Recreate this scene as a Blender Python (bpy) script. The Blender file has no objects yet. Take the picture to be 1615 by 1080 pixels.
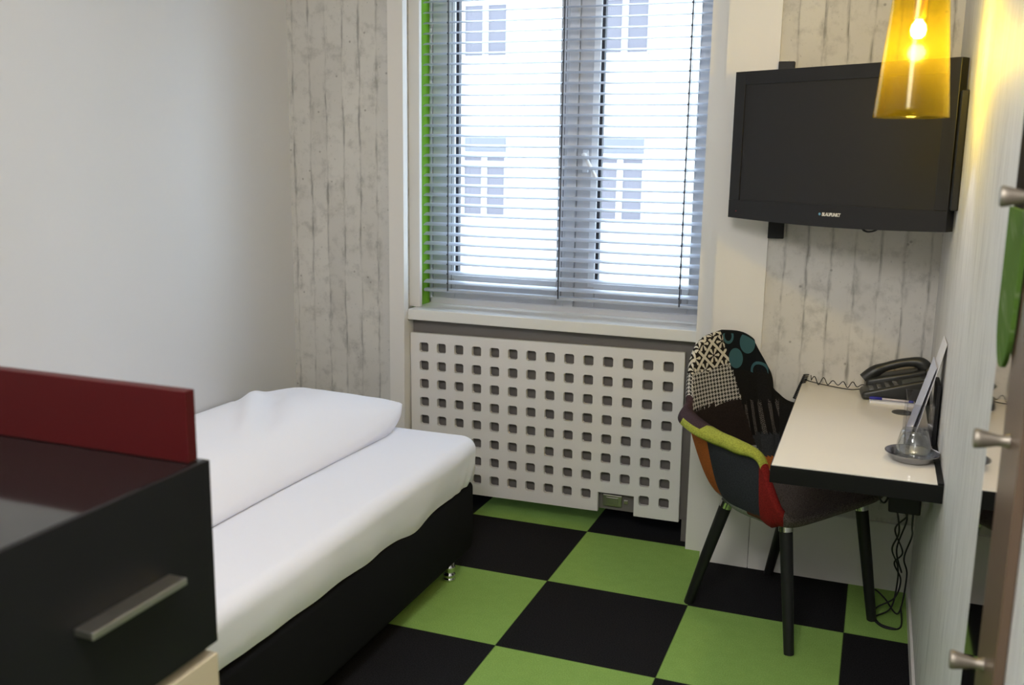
import bpy, bmesh, math, random
from mathutils import Vector, Matrix, noise
random.seed(7)
SC = bpy.context.scene
COL = SC.collection
PI = math.pi

# ------------------------------------------------------------------ camera, world, sun, lights, exposure
F_PX, YAW, PITCH, ROLL = 1528.9, 0.359366, 0.189819, 0.0153426
CAM = Vector((1.00445, -3.56777, 1.48024))
_fw = Vector((-math.sin(YAW)*math.cos(PITCH), math.cos(YAW)*math.cos(PITCH), -math.sin(PITCH)))
_r = Vector((math.cos(YAW), math.sin(YAW), 0)); _u = _r.cross(_fw)
_r2 = _r*math.cos(ROLL) + _u*math.sin(ROLL); _u2 = -_r*math.sin(ROLL) + _u*math.cos(ROLL)
cd = bpy.data.cameras.new('camera'); cam = bpy.data.objects.new('camera', cd); COL.objects.link(cam)
cam.matrix_world = Matrix(((_r2.x, _u2.x, -_fw.x, CAM.x), (_r2.y, _u2.y, -_fw.y, CAM.y), (_r2.z, _u2.z, -_fw.z, CAM.z), (0, 0, 0, 1)))
cd.sensor_width = 36; cd.lens = F_PX/1615*36; cd.clip_start = .02
cd.dof.use_dof = True; cd.dof.focus_distance = 3.3; cd.dof.aperture_fstop = 4.5
SC.camera = cam

W = bpy.data.worlds.new('sky'); SC.world = W; W.use_nodes = True
bg = W.node_tree.nodes['Background']; bg.inputs[0].default_value = (.68, .83, 1, 1); bg.inputs[1].default_value = 9.5

def light(name, kind, loc, energy, color, rot=None, **kw):
    d = bpy.data.lights.new(name, kind); d.energy = energy; d.color = color
    for k, v in kw.items(): setattr(d, k, v)
    o = bpy.data.objects.new(name, d); o.location = loc
    if rot: o.rotation_euler = rot
    COL.objects.link(o); return o
light('sun', 'SUN', (0, -10, 20), 1.5, (1, .96, .9), (math.radians(48), 0, math.radians(-15)), angle=.02)
po = light('window_portal', 'AREA', (-.2, .40, 1.6), 1, (1, 1, 1), (math.radians(-90), 0, 0), shape='RECTANGLE', size=1.3, size_y=1.6)
po.data.cycles.is_portal = True
light('room_fill', 'POINT', (.60, -3.35, 2.35), 80, (1, .965, .93), shadow_soft_size=.3)  # unseen fill light added to brighten the room, has no fixture
SC.view_settings.view_transform = 'Standard'; SC.view_settings.look = 'None'
SC.view_settings.exposure = 0.08; SC.view_settings.gamma = 1; SC.view_settings.use_curve_mapping = False

# ------------------------------------------------------------------ material helpers
class E:
    """socket arithmetic for node trees"""
    def __init__(s, nt, sock): s.nt, s.s = nt, sock
    def m(s, op, b=None, c=None):
        n = s.nt.nodes.new('ShaderNodeMath'); n.operation = op
        for i, v in enumerate((s, b, c)):
            if v is None: continue
            if isinstance(v, E): s.nt.links.new(v.s, n.inputs[i])
            else: n.inputs[i].default_value = v
        return E(s.nt, n.outputs[0])
    def __add__(s, o): return s.m('ADD', o)
    def __sub__(s, o): return s.m('SUBTRACT', o)
    def __mul__(s, o): return s.m('MULTIPLY', o)
    def __truediv__(s, o): return s.m('DIVIDE', o)
    def __lt__(s, o): return s.m('LESS_THAN', o)
    def __gt__(s, o): return s.m('GREATER_THAN', o)
    def mod(s, o): return s.m('FLOORED_MODULO', o)
    def floor(s): return s.m('FLOOR')
    def fract(s): return s.m('FRACT')
    def abs(s): return s.m('ABSOLUTE')
    def max(s, o): return s.m('MAXIMUM', o)
    def min(s, o): return s.m('MINIMUM', o)
    def inv(s): return (s*-1.0)+1.0

def mat(name, color=(.5, .5, .5), rough=.5, metal=0., spec=.5, **kw):
    m = bpy.data.materials.new(name); m.use_nodes = True
    b = m.node_tree.nodes['Principled BSDF']
    b.inputs['Base Color'].default_value = (*color, 1); b.inputs['Roughness'].default_value = rough
    b.inputs['Metallic'].default_value = metal; b.inputs['Specular IOR Level'].default_value = spec
    for k, v in kw.items(): b.inputs[k].default_value = v
    return m
def B(m): return m.node_tree.nodes['Principled BSDF']
def coords(m, kind='Object'):
    nt = m.node_tree; tc = nt.nodes.new('ShaderNodeTexCoord'); return tc.outputs[kind]
def world_pos(m):
    g = m.node_tree.nodes.new('ShaderNodeNewGeometry'); return g.outputs['Position']
def sep(m, sock):
    n = m.node_tree.nodes.new('ShaderNodeSeparateXYZ'); m.node_tree.links.new(sock, n.inputs[0])
    return [E(m.node_tree, n.outputs[i]) for i in range(3)]
def comb(m, *v):
    n = m.node_tree.nodes.new('ShaderNodeCombineXYZ')
    for i, x in enumerate(v):
        if isinstance(x, E): m.node_tree.links.new(x.s, n.inputs[i])
        else: n.inputs[i].default_value = x
    return n.outputs[0]
def noise_tex(m, vec, scale=5, detail=4, rough=.6, dist=0):
    n = m.node_tree.nodes.new('ShaderNodeTexNoise'); m.node_tree.links.new(vec, n.inputs['Vector'])
    n.inputs['Scale'].default_value = scale; n.inputs['Detail'].default_value = detail
    n.inputs['Roughness'].default_value = rough; n.inputs['Distortion'].default_value = dist
    return E(m.node_tree, n.outputs[0])
def smooth(x, lo, hi, a=0., b=1.):
    n = x.nt.nodes.new('ShaderNodeMapRange'); n.interpolation_type = 'SMOOTHSTEP'
    x.nt.links.new(x.s, n.inputs[0]); n.inputs[1].default_value = lo; n.inputs[2].default_value = hi
    n.inputs[3].default_value = a; n.inputs[4].default_value = b
    return E(x.nt, n.outputs[0])
def mixc(m, f, a, b):
    n = m.node_tree.nodes.new('ShaderNodeMix'); n.data_type = 'RGBA'
    if isinstance(f, E): m.node_tree.links.new(f.s, n.inputs[0])
    else: n.inputs[0].default_value = f
    for i, v in ((6, a), (7, b)):
        if isinstance(v, tuple): n.inputs[i].default_value = (*v, 1)
        else: m.node_tree.links.new(v, n.inputs[i])
    return n.outputs[2]
def setc(m, sock): m.node_tree.links.new(sock, B(m).inputs['Base Color'])
def bump(m, h, strength=.3, dist=.002):
    n = m.node_tree.nodes.new('ShaderNodeBump'); n.inputs['Strength'].default_value = strength; n.inputs['Distance'].default_value = dist
    m.node_tree.links.new(h.s, n.inputs['Height']); m.node_tree.links.new(n.outputs[0], B(m).inputs['Normal'])

# --- room surfaces
M = {}
M['plaster'] = mat('smooth white plaster', (.68, .68, .69), .7)
nz = noise_tex(M['plaster'], world_pos(M['plaster']), 60, 3); bump(M['plaster'], nz, .08, .001)
M['trim'] = mat('white painted trim', (.76, .735, .695), .4)
M['sill'] = mat('white lacquered sill', (.78, .77, .74), .3)
M['green_paint'] = mat('lime green paint', (.16, .42, .008), .5)

def concrete_mat():
    m = mat('board marked concrete wallpaper', rough=.75)
    x, y, z = sep(m, world_pos(m))
    wob = noise_tex(m, comb(m, x*2.0, z*1.3, 0.0), 3, 2)
    u = (x + (wob-.5)*.012)/.078
    cell = u.floor(); fr = u.fract()
    d = (fr-.5).abs().inv()                       # 0.5 at the board joint, 1 in the middle
    dn = noise_tex(m, comb(m, cell*3.7, z*3.0, 0.0), 1.6, 3)
    width = smooth(dn, .35, .75, .51, .60)
    fine = noise_tex(m, comb(m, x*40.0, z*9.0, 0.0), 1.0, 4)
    joint = (d - width).m('MULTIPLY', -10.0).m('ADD', .5).m('MAXIMUM', 0.).m('MINIMUM', 1.)
    joint = joint*smooth(fine, .3, .62, .15, 1.)*smooth(dn, .38, .6, .1, .8)
    tone = noise_tex(m, comb(m, cell*7.13, z*1.2, 0.0), 1.3, 3)
    base = mixc(m, smooth(tone, .3, .7), (.58, .56, .52), (.67, .65, .605))
    blot = noise_tex(m, comb(m, x, z, 3.0), 14, 5, .65)
    base = mixc(m, smooth(blot, .48, .72, 0, .55), base, (.36, .35, .325))
    smd = noise_tex(m, comb(m, x*16.0, z*7.0, 8.0), 1.0, 4, .7)
    band = smooth(d, .56, .88, 1, 0)*smooth(smd, .50, .70)*.55
    base = mixc(m, band, base, (.255, .25, .23))
    base = mixc(m, joint, base, (.19, .185, .17))
    pep = noise_tex(m, comb(m, x*95.0, z*60.0, 1.0), 1.0, 2, .6)
    base = mixc(m, smooth(pep, .66, .74, 0, .4), base, (.24, .235, .215))
    v = m.node_tree.nodes.new('ShaderNodeTexVoronoi'); v.inputs['Scale'].default_value = 15
    m.node_tree.links.new(comb(m, x, z, 0.0), v.inputs['Vector'])
    spot = smooth(E(m.node_tree, v.outputs['Distance']), .03, .10, .7, 0)
    base = mixc(m, spot, base, (.25, .235, .21))
    setc(m, base); bump(m, joint.inv()+blot*.4, .25, .002)
    return m
M['concrete'] = concrete_mat()

def streak_mat():
    m = mat('white wallpaper with fine vertical streaks', rough=.6)
    x, y, z = sep(m, world_pos(m))
    a = noise_tex(m, comb(m, (x+y)*150.0, z*5.0, 0.0), 1.0, 4, .65)
    b = noise_tex(m, comb(m, (x+y)*46.0, z*2.2, 5.0), 1.0, 3)
    f = smooth(a, .45, .62, 0, .9)*smooth(b, .35, .65, .35, 1)
    setc(m, mixc(m, f, (.72, .715, .70), (.44, .43, .42))); bump(m, a+b, .22, .002)
    return m
M['streak'] = streak_mat()

def carpet_mat():
    m = mat('green and black carpet tiles', rough=.95, spec=.1)
    x, y, z = sep(m, world_pos(m))
    gx, gy = (x/.5), (y/.5)
    chk = (gx.floor()+gy.floor()).mod(2.0)
    n = noise_tex(m, comb(m, x, y, 0.0), 260, 3)
    n2 = noise_tex(m, comb(m, x*1.0, y*1.0, 2.0), 22, 4)
    g = mixc(m, smooth(n, .3, .7), (.245, .400, .090), (.330, .525, .135))
    g = mixc(m, smooth(n2, .4, .65, 0, .35), g, (.24, .40, .09))
    k = mixc(m, smooth(n, .3, .7), (.006, .006, .007), (.022, .021, .022))
    c = mixc(m, chk, k, g)
    ed = (gx.fract()-.5).abs().max((gy.fract()-.5).abs())
    c = mixc(m, smooth(ed, .493, .499, 0, .6), c, (.012, .02, .008))
    setc(m, c); bump(m, n, .5, .003)
    return m
M['carpet'] = carpet_mat()

# --- objects
M['white_lacquer'] = mat('white lacquered board', (.78, .755, .735), .35)
M['greyboard'] = mat('dark grey brown backing board', (.165, .15, .138), .6)
M['alu'] = mat('pale blue grey blind slat', (.44, .48, .56), .4, .0)
M['cord'] = mat('grey ladder cord', (.07, .075, .09), .8)
M['pvc'] = mat('grey white window frame', (.62, .62, .64), .35)
M['pvc_white'] = mat('white glazing bead', (.85, .86, .88), .3)
M['gasket'] = mat('black rubber gasket', (.02, .02, .025), .6)
M['chrome'] = mat('polished metal', (.78, .78, .78), .18, 1.)
M['steel'] = mat('brushed steel', (.52, .50, .46), .35, 1.)
M['brass'] = mat('brass lamp holder', (.55, .38, .12), .3, 1.)
M['steel_tray'] = mat('grey polished steel dish', (.42, .42, .43), .2, 1.)
M['linen'] = mat('white bed linen', (.87, .87, .94), .85, spec=.2, **{'Sheen Weight': .15})
nl = noise_tex(M['linen'], world_pos(M['linen']), 500, 2); bump(M['linen'], nl, .1, .001)
M['black_fabric'] = mat('black upholstery', (.009, .009, .010), .9, spec=.1)
nl = noise_tex(M['black_fabric'], world_pos(M['black_fabric']), 300, 2); bump(M['black_fabric'], nl, .3, .001)
M['black_gloss'] = mat('glossy black lacquer', (.010, .009, .009), .07, spec=.8)
M['black_drawer'] = mat('black lacquer drawer front', (.0065, .0065, .0075), .45, spec=.25)
M['red_board'] = mat('dark red lacquer', (.060, .0040, .0048), .4, spec=.2)
M['beige'] = mat('cream laminate', (.56, .48, .33), .45)
M['black_plastic'] = mat('black plastic', (.010, .010, .011), .5, spec=.3)
M['tv_case'] = mat('charcoal television casing', (.013, .013, .0155), .4, spec=.35)
M['tv_screen'] = mat('matt dark television screen', (.022, .022, .025), .5, spec=.25)
M['text_white'] = mat('white lettering', (.75, .75, .75), .5)
M['logo_blue'] = mat('light blue logo dot', (.12, .30, .50), .5)
M['red_led'] = mat('red standby dot', (.5, .02, .03), .5)
M['desk_white'] = mat('glossy cream white laminate', (.86, .81, .72), .12)
M['desk_black'] = mat('black desk edge', (.004, .004, .004), .5, spec=.25)
M['black_wood'] = mat('black stained wood', (.007, .007, .0075), .5)
M['grommet'] = mat('dark grey cable grommet', (.05, .05, .045), .5)
M['phone'] = mat('dark grey phone plastic', (.022, .023, .022), .38)
M['phone_key'] = mat('grey phone keys', (.10, .10, .10), .5)
M['phone_inlay'] = mat('grey phone label', (.07, .075, .065), .5)
M['paper'] = mat('white paper', (.78, .77, .79), .7)
M['paper_blue'] = mat('pale blue printed paper', (.60, .62, .72), .5)
M['pen_blue'] = mat('blue pen plastic', (.02, .02, .28), .35)
M['pen_clear'] = mat('clear pen barrel', (.62, .56, .60), .25)
M['cable'] = mat('black cable', (.008, .008, .009), .55)
M['brown'] = mat('bronze brown board', (.125, .080, .052), .35)
M['peg'] = mat('satin nickel peg', (.30, .265, .22), .5, .8)
M['plate_green'] = mat('streaky leaf green plate', (.11, .22, .055), .85, spec=.08)
_x, _y, _z = sep(M['plate_green'], world_pos(M['plate_green']))
_n = noise_tex(M['plate_green'], comb(M['plate_green'], _y*8.0, (_z-_y*.5)*55.0, 0.0), 1, 2)
setc(M['plate_green'], mixc(M['plate_green'], smooth(_n, .58, .7, 0, .5), (.075, .15, .025), (.30, .36, .22)))
M['facade'] = mat('white rendered facade', (.40, .395, .385), .8)
M['pane_dark'] = mat('dark window glass', (.085, .08, .09), .5, spec=.1)
M['white_frame'] = mat('white timber frame', (.42, .42, .43), .6)
M['roller_grey'] = mat('grey roller box', (.10, .10, .11), .8, spec=.1)
M['bulb_glow'] = mat('glowing lamp filament glass', (1, .8, .4), .4)
B(M['bulb_glow']).inputs['Emission Color'].default_value = (1, .72, .28, 1); B(M['bulb_glow']).inputs['Emission Strength'].default_value = 45
M['mirror'] = mat('bronze tinted mirror', (.62, .56, .50), .03, 1.)

def thin_glass(name, tint, refl=.10, rough=.02):
    m = bpy.data.materials.new(name); m.use_nodes = True; nt = m.node_tree; nt.nodes.clear()
    o = nt.nodes.new('ShaderNodeOutputMaterial'); mx = nt.nodes.new('ShaderNodeMixShader')
    t = nt.nodes.new('ShaderNodeBsdfTransparent'); t.inputs[0].default_value = (*tint, 1)
    g = nt.nodes.new('ShaderNodeBsdfGlossy'); g.inputs['Roughness'].default_value = rough
    lw = nt.nodes.new('ShaderNodeLayerWeight'); lw.inputs[0].default_value = .35
    mp = nt.nodes.new('ShaderNodeMapRange'); mp.inputs[3].default_value = refl*.35; mp.inputs[4].default_value = min(1, refl*6)
    nt.links.new(lw.outputs['Facing'], mp.inputs[0])
    pw = nt.nodes.new('ShaderNodeMath'); pw.operation = 'POWER'; pw.inputs[1].default_value = 3
    nt.links.new(lw.outputs['Facing'], pw.inputs[0]); nt.links.new(pw.outputs[0], mp.inputs[0])
    nt.links.new(mp.outputs[0], mx.inputs[0]); nt.links.new(t.outputs[0], mx.inputs[1]); nt.links.new(g.outputs[0], mx.inputs[2])
    nt.links.new(mx.outputs[0], o.inputs[0]); return m
M['pane'] = thin_glass('clear window pane', (.96, .97, .97), .05)
M['glass'] = thin_glass('clear drinking glass', (.93, .94, .94), .30)
M['acrylic'] = thin_glass('clear acrylic', (.90, .90, .92), .10)
def amber_mat():
    m = thin_glass('amber transparent glass', (.965, .885, .34), .07, .15)
    nt = m.node_tree; out = [n for n in nt.nodes if n.type == 'OUTPUT_MATERIAL'][0]
    base = out.inputs[0].links[0].from_socket
    tr = nt.nodes.new('ShaderNodeBsdfTranslucent'); tr.inputs[0].default_value = (.9, .66, .05, 1)
    df = nt.nodes.new('ShaderNodeBsdfDiffuse'); df.inputs[0].default_value = (.75, .56, .05, 1)
    mx0 = nt.nodes.new('ShaderNodeMixShader'); mx0.inputs[0].default_value = .5
    nt.links.new(tr.outputs[0], mx0.inputs[1]); nt.links.new(df.outputs[0], mx0.inputs[2])
    mx = nt.nodes.new('ShaderNodeMixShader'); mx.inputs[0].default_value = .018
    nt.links.new(base, mx.inputs[1]); nt.links.new(mx0.outputs[0], mx.inputs[2]); nt.links.new(mx.outputs[0], out.inputs[0])
    return m
M['amber'] = amber_mat()

# --- patchwork fabrics (UV in metres: u across the chair, v up)
def uvm(m):
    s = sep(m, coords(m, 'UV')); return s[0], s[1]
def fabric(name, c, var=.25, scale=260):
    m = mat(name, c, .9, spec=.15); n = noise_tex(m, world_pos(m), scale, 3)
    d = tuple(v*(1-var) for v in c); l = tuple(min(1, v*(1+var)) for v in c)
    setc(m, mixc(m, smooth(n, .3, .7), d, l)); bump(m, n, .3, .001); return m
def houndstooth():
    m = mat('black and white houndstooth fabric', rough=.9, spec=.1); u, v = uvm(m)
    X = (u/.0020).floor(); Y = (v/.0016).floor()
    tw = (X+Y).mod(4.0) < 2.0
    wp = X.mod(8.0) < 4.0; wf = Y.mod(8.0) < 4.0
    c = tw*wp + tw.inv()*wf
    setc(m, mixc(m, c, (.52, .50, .47), (.010, .010, .010))); return m
def lattice():
    m = mat('cream and black flower lattice fabric', rough=.9, spec=.1); u, v = uvm(m)
    a = (u*.70+v*.80)/.068 + .2; b = (v*.80-u*.70)/.068 + .35
    fa = a.fract()-.5; fb = b.fract()-.5
    edge = fa.abs().max(fb.abs()) > .42
    px = (fa-fb); py = (fa+fb)
    r = (px*px+py*py).m('SQRT')
    ang = py.m('ARCTAN2', px)
    pet = (ang*6.0).m('COSINE')
    flower = (pet > .05)*(r > .10)*(r < (pet*.10+.50))
    c = edge.max(flower)
    setc(m, mixc(m, c, (.016, .013, .011), (.60, .56, .47))); return m
def dots():
    m = mat('black fabric with teal circles', rough=.9, spec=.1); u, v = uvm(m)
    c = None
    for (cx, cy, r0, r1) in ((-.052, .806, -1, .034), (-.115, .852, -1, .036), (-.026, .884, .017, .027), (-.150, .752, .024, .034)):
        d = ((u-cx)*(u-cx)+(v-cy)*(v-cy)*1.0).m('SQRT')
        k = (d < r1)*(d > r0)
        c = k if c is None else c.max(k)
    setc(m, mixc(m, c, (.008, .010, .012), (.045, .115, .135))); return m
def knit():
    m = mat('black knit with pale stitched stripes', rough=.95, spec=.1); u, v = uvm(m)
    s = (u/.030).fract(); st = (s > .3)*(s < .72)
    n = noise_tex(m, comb(m, u*420.0, v*420.0, 0.0), 1.0, 2)
    zig = ((v/.006)+((u/.008).fract()-.5).abs()*1.6).fract() > .5
    c = st*zig*smooth(n, .4, .6)
    setc(m, mixc(m, c*.8, (.010, .009, .009), (.30, .27, .25))); return m
FAB = dict(hound=houndstooth(), lattice=lattice(), dots=dots(), knit=knit(), black=fabric('black felt patch', (.010, .0095, .009)),
    brown=fabric('dark brown felt patch', (.020, .014, .013)), tweed=fabric('grey brown tweed seat fabric', (.135, .110, .098), .7, 330),
    red=fabric('red felt patch', (.22, .016, .013)), orange=fabric('orange felt patch', (.36, .105, .022)), slate=fabric('slate grey felt patch', (.030, .033, .038)),
    lime=fabric('lime green felt patch', (.33, .36, .055)), plum=fabric('dark plum felt patch', (.050, .028, .032)), grey=fabric('pale grey felt patch', (.30, .31, .29)),
    rust=fabric('rust red felt patch', (.10, .035, .018)))

# ------------------------------------------------------------------ geometry helpers
WM = {}                                         # world matrices of the Empties
def thing(name, label, cat, loc=(0, 0, 0), rz=0, group=None):
    o = bpy.data.objects.new(name, None); COL.objects.link(o); o.empty_display_size = .1
    o.location = loc; o.rotation_euler = (0, 0, rz)
    WM[o.name] = Matrix.Translation(loc) @ Matrix.Rotation(rz, 4, 'Z')
    o['label'] = label; o['category'] = cat
    if group: o['group'] = group
    return o
def obj(name, bm, mats, parent=None, smooth_ang=None, local=False, label=None):
    """link one mesh object; bm is in world space unless local (then in the thing's own space)"""
    me = bpy.data.meshes.new(name)
    o = bpy.data.objects.new(name, me); COL.objects.link(o)
    if parent is not None:
        Mw = WM[parent.name]; WM[o.name] = Mw
        if not local: bm.transform(Mw.inverted())
        o.parent = parent
    else:
        if bm.verts and not local:
            xs = [v.co for v in bm.verts]
            lo = Vector([min(c[i] for c in xs) for i in range(3)]); hi = Vector([max(c[i] for c in xs) for i in range(3)])
            base = Vector(((lo.x+hi.x)/2, (lo.y+hi.y)/2, lo.z))
            bm.transform(Matrix.Translation(-base)); o.location = base
            WM[o.name] = Matrix.Translation(base)
    bm.normal_update(); bm.to_mesh(me); bm.free()
    for m in (mats if isinstance(mats, (list, tuple)) else [mats]): me.materials.append(m)
    if smooth_ang is not None:
        for p in me.polygons: p.use_smooth = True
        me.set_sharp_from_angle(angle=math.radians(smooth_ang))
    if label: o['label'] = label
    return o
def tag(o, label, cat, group=None):
    o['label'] = label; o['category'] = cat
    if group: o['group'] = group
    return o
def struct(name, bm, m, parent=None, **kw):
    o = obj(name, bm, m, parent, **kw)
    if parent is None: o['kind'] = 'structure'
    return o
def NB(): return bmesh.new()
def box(bm, x0, x1, y0, y1, z0, z1, bev=0, seg=2, M4=None, mi=0):
    r = bmesh.ops.create_cube(bm, size=1)
    vs = r['verts']
    for v in vs: v.co = Vector((x0+(v.co.x+.5)*(x1-x0), y0+(v.co.y+.5)*(y1-y0), z0+(v.co.z+.5)*(z1-z0)))
    fs = list({f for v in vs for f in v.link_faces})
    for f in fs: f.material_index = mi
    if bev:
        es = list({e for v in vs for e in v.link_edges})
        rr = bmesh.ops.bevel(bm, geom=es, offset=bev, segments=seg, profile=.5, affect='EDGES')
        vs = list({v for f in rr['faces'] for v in f.verts} | {v for v in vs if v.is_valid})
        for f in rr['faces']: f.material_index = mi
    if M4 is not None:
        for v in vs: v.co = M4 @ v.co
    return vs
def tube(bm, pts, r, n=8, cap=True, mi=0):
    pts = [Vector(p) for p in pts]; rings = []
    up = Vector((0, 0, 1))
    T0 = (pts[1]-pts[0]).normalized()
    a = T0.cross(up) if abs(T0.dot(up)) < .95 else T0.cross(Vector((1, 0, 0)))
    a.normalize()
    for i, p in enumerate(pts):
        T = (pts[min(i+1, len(pts)-1)]-pts[max(i-1, 0)]).normalized()
        a = (a-T*a.dot(T)).normalized(); b = T.cross(a)
        rr = r[i] if isinstance(r, (list, tuple)) else r
        rings.append([bm.verts.new(p+(a*math.cos(2*PI*k/n)+b*math.sin(2*PI*k/n))*rr) for k in range(n)])
    for i in range(len(rings)-1):
        for k in range(n):
            f = bm.faces.new((rings[i][k], rings[i][(k+1) % n], rings[i+1][(k+1) % n], rings[i+1][k])); f.material_index = mi; f.smooth = True
    if cap:
        bm.faces.new(list(reversed(rings[0]))); bm.faces.new(rings[-1])
def catmull(P, k=8):
    P = [Vector(p) for p in P]; out = []
    for i in range(len(P)-1):
        p0, p1, p2, p3 = P[max(i-1, 0)], P[i], P[i+1], P[min(i+2, len(P)-1)]
        for j in range(k):
            t = j/k
            out.append(.5*((2*p1)+(p2-p0)*t+(2*p0-5*p1+4*p2-p3)*t*t+(3*p1-p0-3*p2+p3)*t**3))
    out.append(P[-1]); return out
def lathe(bm, prof, c, n=48, closed=False, mi=0):
    rings = []
    for (r, z) in prof:
        rings.append([bm.verts.new((c[0]+r*math.cos(2*PI*k/n), c[1]+r*math.sin(2*PI*k/n), c[2]+z)) for k in range(n)] if r > 1e-6 else [bm.verts.new((c[0], c[1], c[2]+z))])
    m = len(rings)
    for i in range(m if closed else m-1):
        A, Bq = rings[i], rings[(i+1) % m]
        for k in range(n):
            k2 = (k+1) % n
            if len(A) == 1 and len(Bq) == 1: break
            if len(A) == 1: f = bm.faces.new((A[0], Bq[k2], Bq[k]))
            elif len(Bq) == 1: f = bm.faces.new((A[k], A[k2], Bq[0]))
            else: f = bm.faces.new((A[k], A[k2], Bq[k2], Bq[k]))
            f.material_index = mi; f.smooth = True
    bmesh.ops.recalc_face_normals(bm, faces=bm.faces)
def prism(bm, poly, axis, a, b):
    """extrude a 2D polygon along axis from a to b (poly coords are the two other axes in order)"""
    def P(u, v, w): return {0: (w, u, v), 1: (u, w, v), 2: (u, v, w)}[axis]
    A = [bm.verts.new(P(u, v, a)) for u, v in poly]; Bv = [bm.verts.new(P(u, v, b)) for u, v in poly]
    n = len(poly)
    bm.faces.new(A); bm.faces.new(list(reversed(Bv)))
    for i in range(n): bm.faces.new((A[i], Bv[i], Bv[(i+1) % n], A[(i+1) % n]))
    bmesh.ops.recalc_face_normals(bm, faces=bm.faces)
def grid_surface(bm, fn, nu, nv, mi=0):
    V = [[bm.verts.new(fn(i/nu, j/nv)) for j in range(nv+1)] for i in range(nu+1)]
    for i in range(nu):
        for j in range(nv):
            f = bm.faces.new((V[i][j], V[i+1][j], V[i+1][j+1], V[i][j+1])); f.smooth = True; f.material_index = mi
    return V
def sm(a, b, x):
    t = max(0, min(1, (x-a)/(b-a))); return t*t*(3-2*t)

# ------------------------------------------------------------------ the setting
XL, XR, YB, ZC = -1.35, 1.199, -5.2, 2.65
OL, OR, YC = -.806, .400, -.022                 # window opening and casing face
def S(name, m, *boxes, **kw):
    b = NB()
    for q in boxes: box(b, *q)
    return struct(name, b, m, **kw)
S('floor', M['carpet'], (XL-.1, XR+.1, YB-.1, .42, -.06, 0))
S('ceiling', M['plaster'], (XL-.1, XR+.1, YB-.1, .42, ZC, ZC+.1))
S('wall_left', M['plaster'], (XL-.1, XL, YB-.1, .42, 0, ZC))
S('wall_right', M['streak'], (XR, XR+.1, YB-.1, .42, 0, ZC))
S('wall_back', M['plaster'], (XL, XR, YB-.1, YB, 0, ZC))
S('wall_window', M['concrete'], (XL, -.83, 0, .42, 0, ZC), (.64, XR, -.10, .42, 0, ZC), (.43, .64, .02, .42, 0, ZC), (-.83, .43, 0, .42, 2.36, ZC),
  (-.83, .43, .30, .42, 0, .80))
# window casings: flat white boards either side of the opening, then the boxed-in pilaster and the panel under the desk
S('trim_1', M['trim'], (-.873, OL, YC, .016, 0, 2.36))
S('trim_9', M['trim'], (-.873, -.783, .078, .100, .851, 2.30))
S('trim_10', M['trim'], (-.873, OL, .016, .30, 0, .80))
S('trim_2', M['trim'], (OR, .467, YC, .30, 0, 2.36))
S('trim_3', M['trim'], (-.873, .467, YC, .125, 2.30, 2.40))
S('trim_4', M['trim'], (.470, .645, -.11, .02, 0, ZC))
S('trim_5', M['trim'], (.648, XR, -.11, -.10, 0, .245))
S('trim_7', M['green_paint'], (OL-.03, OL-.0005, .100, .30, .845, 2.36), (OR, OR+.02, .145, .30, .845, 2.36))
S('baseboard_right', M['trim'], (XR-.008, XR, -1.90, -.11, 0, .05))
# sill
b = NB(); box(b, OL, OR, .010, .235, .806, .850, .003)
struct('trim_8', b, M['sill'])
# ------------------------------------------------------------------ window
b = NB()
FY0, FY1 = .22, .30
for q in ((OL, -.795, FY0, FY1, .85, 2.34), (.388, OR, FY0, FY1, .85, 2.34), (OL, OR, FY0, FY1, .842, .875), (OL, OR, FY0, FY1, 2.30, 2.36), (-.196, -.155, FY0, FY1, .87, 2.31)): box(b, *q, .003)
win = struct('window_1', b, M['pvc'])
def sash(x0, x1, l, r):
    b = NB()
    for q in ((x0, x0+l, .228, .29, .87, 2.30), (x1-r, x1, .228, .29, .87, 2.30), (x0+l, x1-r, .228, .29, .87, .975), (x0+l, x1-r, .228, .29, 2.22, 2.30)): box(b, *q, .004)
    s = obj('sash', b, M['pvc'], win)
    a, c = x0+l, x1-r; b = NB()
    for q in ((a-.026, a, .222, .232, .96, 2.24), (c, c+.002, .222, .232, .96, 2.24), (a, c, .222, .232, .955, .975), (a, c, .222, .232, 2.22, 2.24)): box(b, *q)
    obj('glazing_bead', b, M['pvc_white'], s)
    b = NB()
    box(b, a, a+.012, .236, .262, .985, 2.215)
    obj('gasket', b, M['gasket'], s)
    b = NB(); box(b, a-.004, c+.004, .258, .262, .97, 2.225)
    obj('pane', b, M['pane'], s)
sash(-.793, -.197, .104, .034); sash(-.154, .388, .086, .07)
b = NB(); box(b, -.128, -.104, .212, .228, 1.42, 1.51, .004); tube(b, [(-.116, .215, 1.49), (-.116, .185, 1.49), (-.105, .180, 1.478), (-.058, .178, 1.398)], [.008, .008, .008, .006], 8)
obj('handle', b, M['pvc_white'], win, 40)
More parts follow.
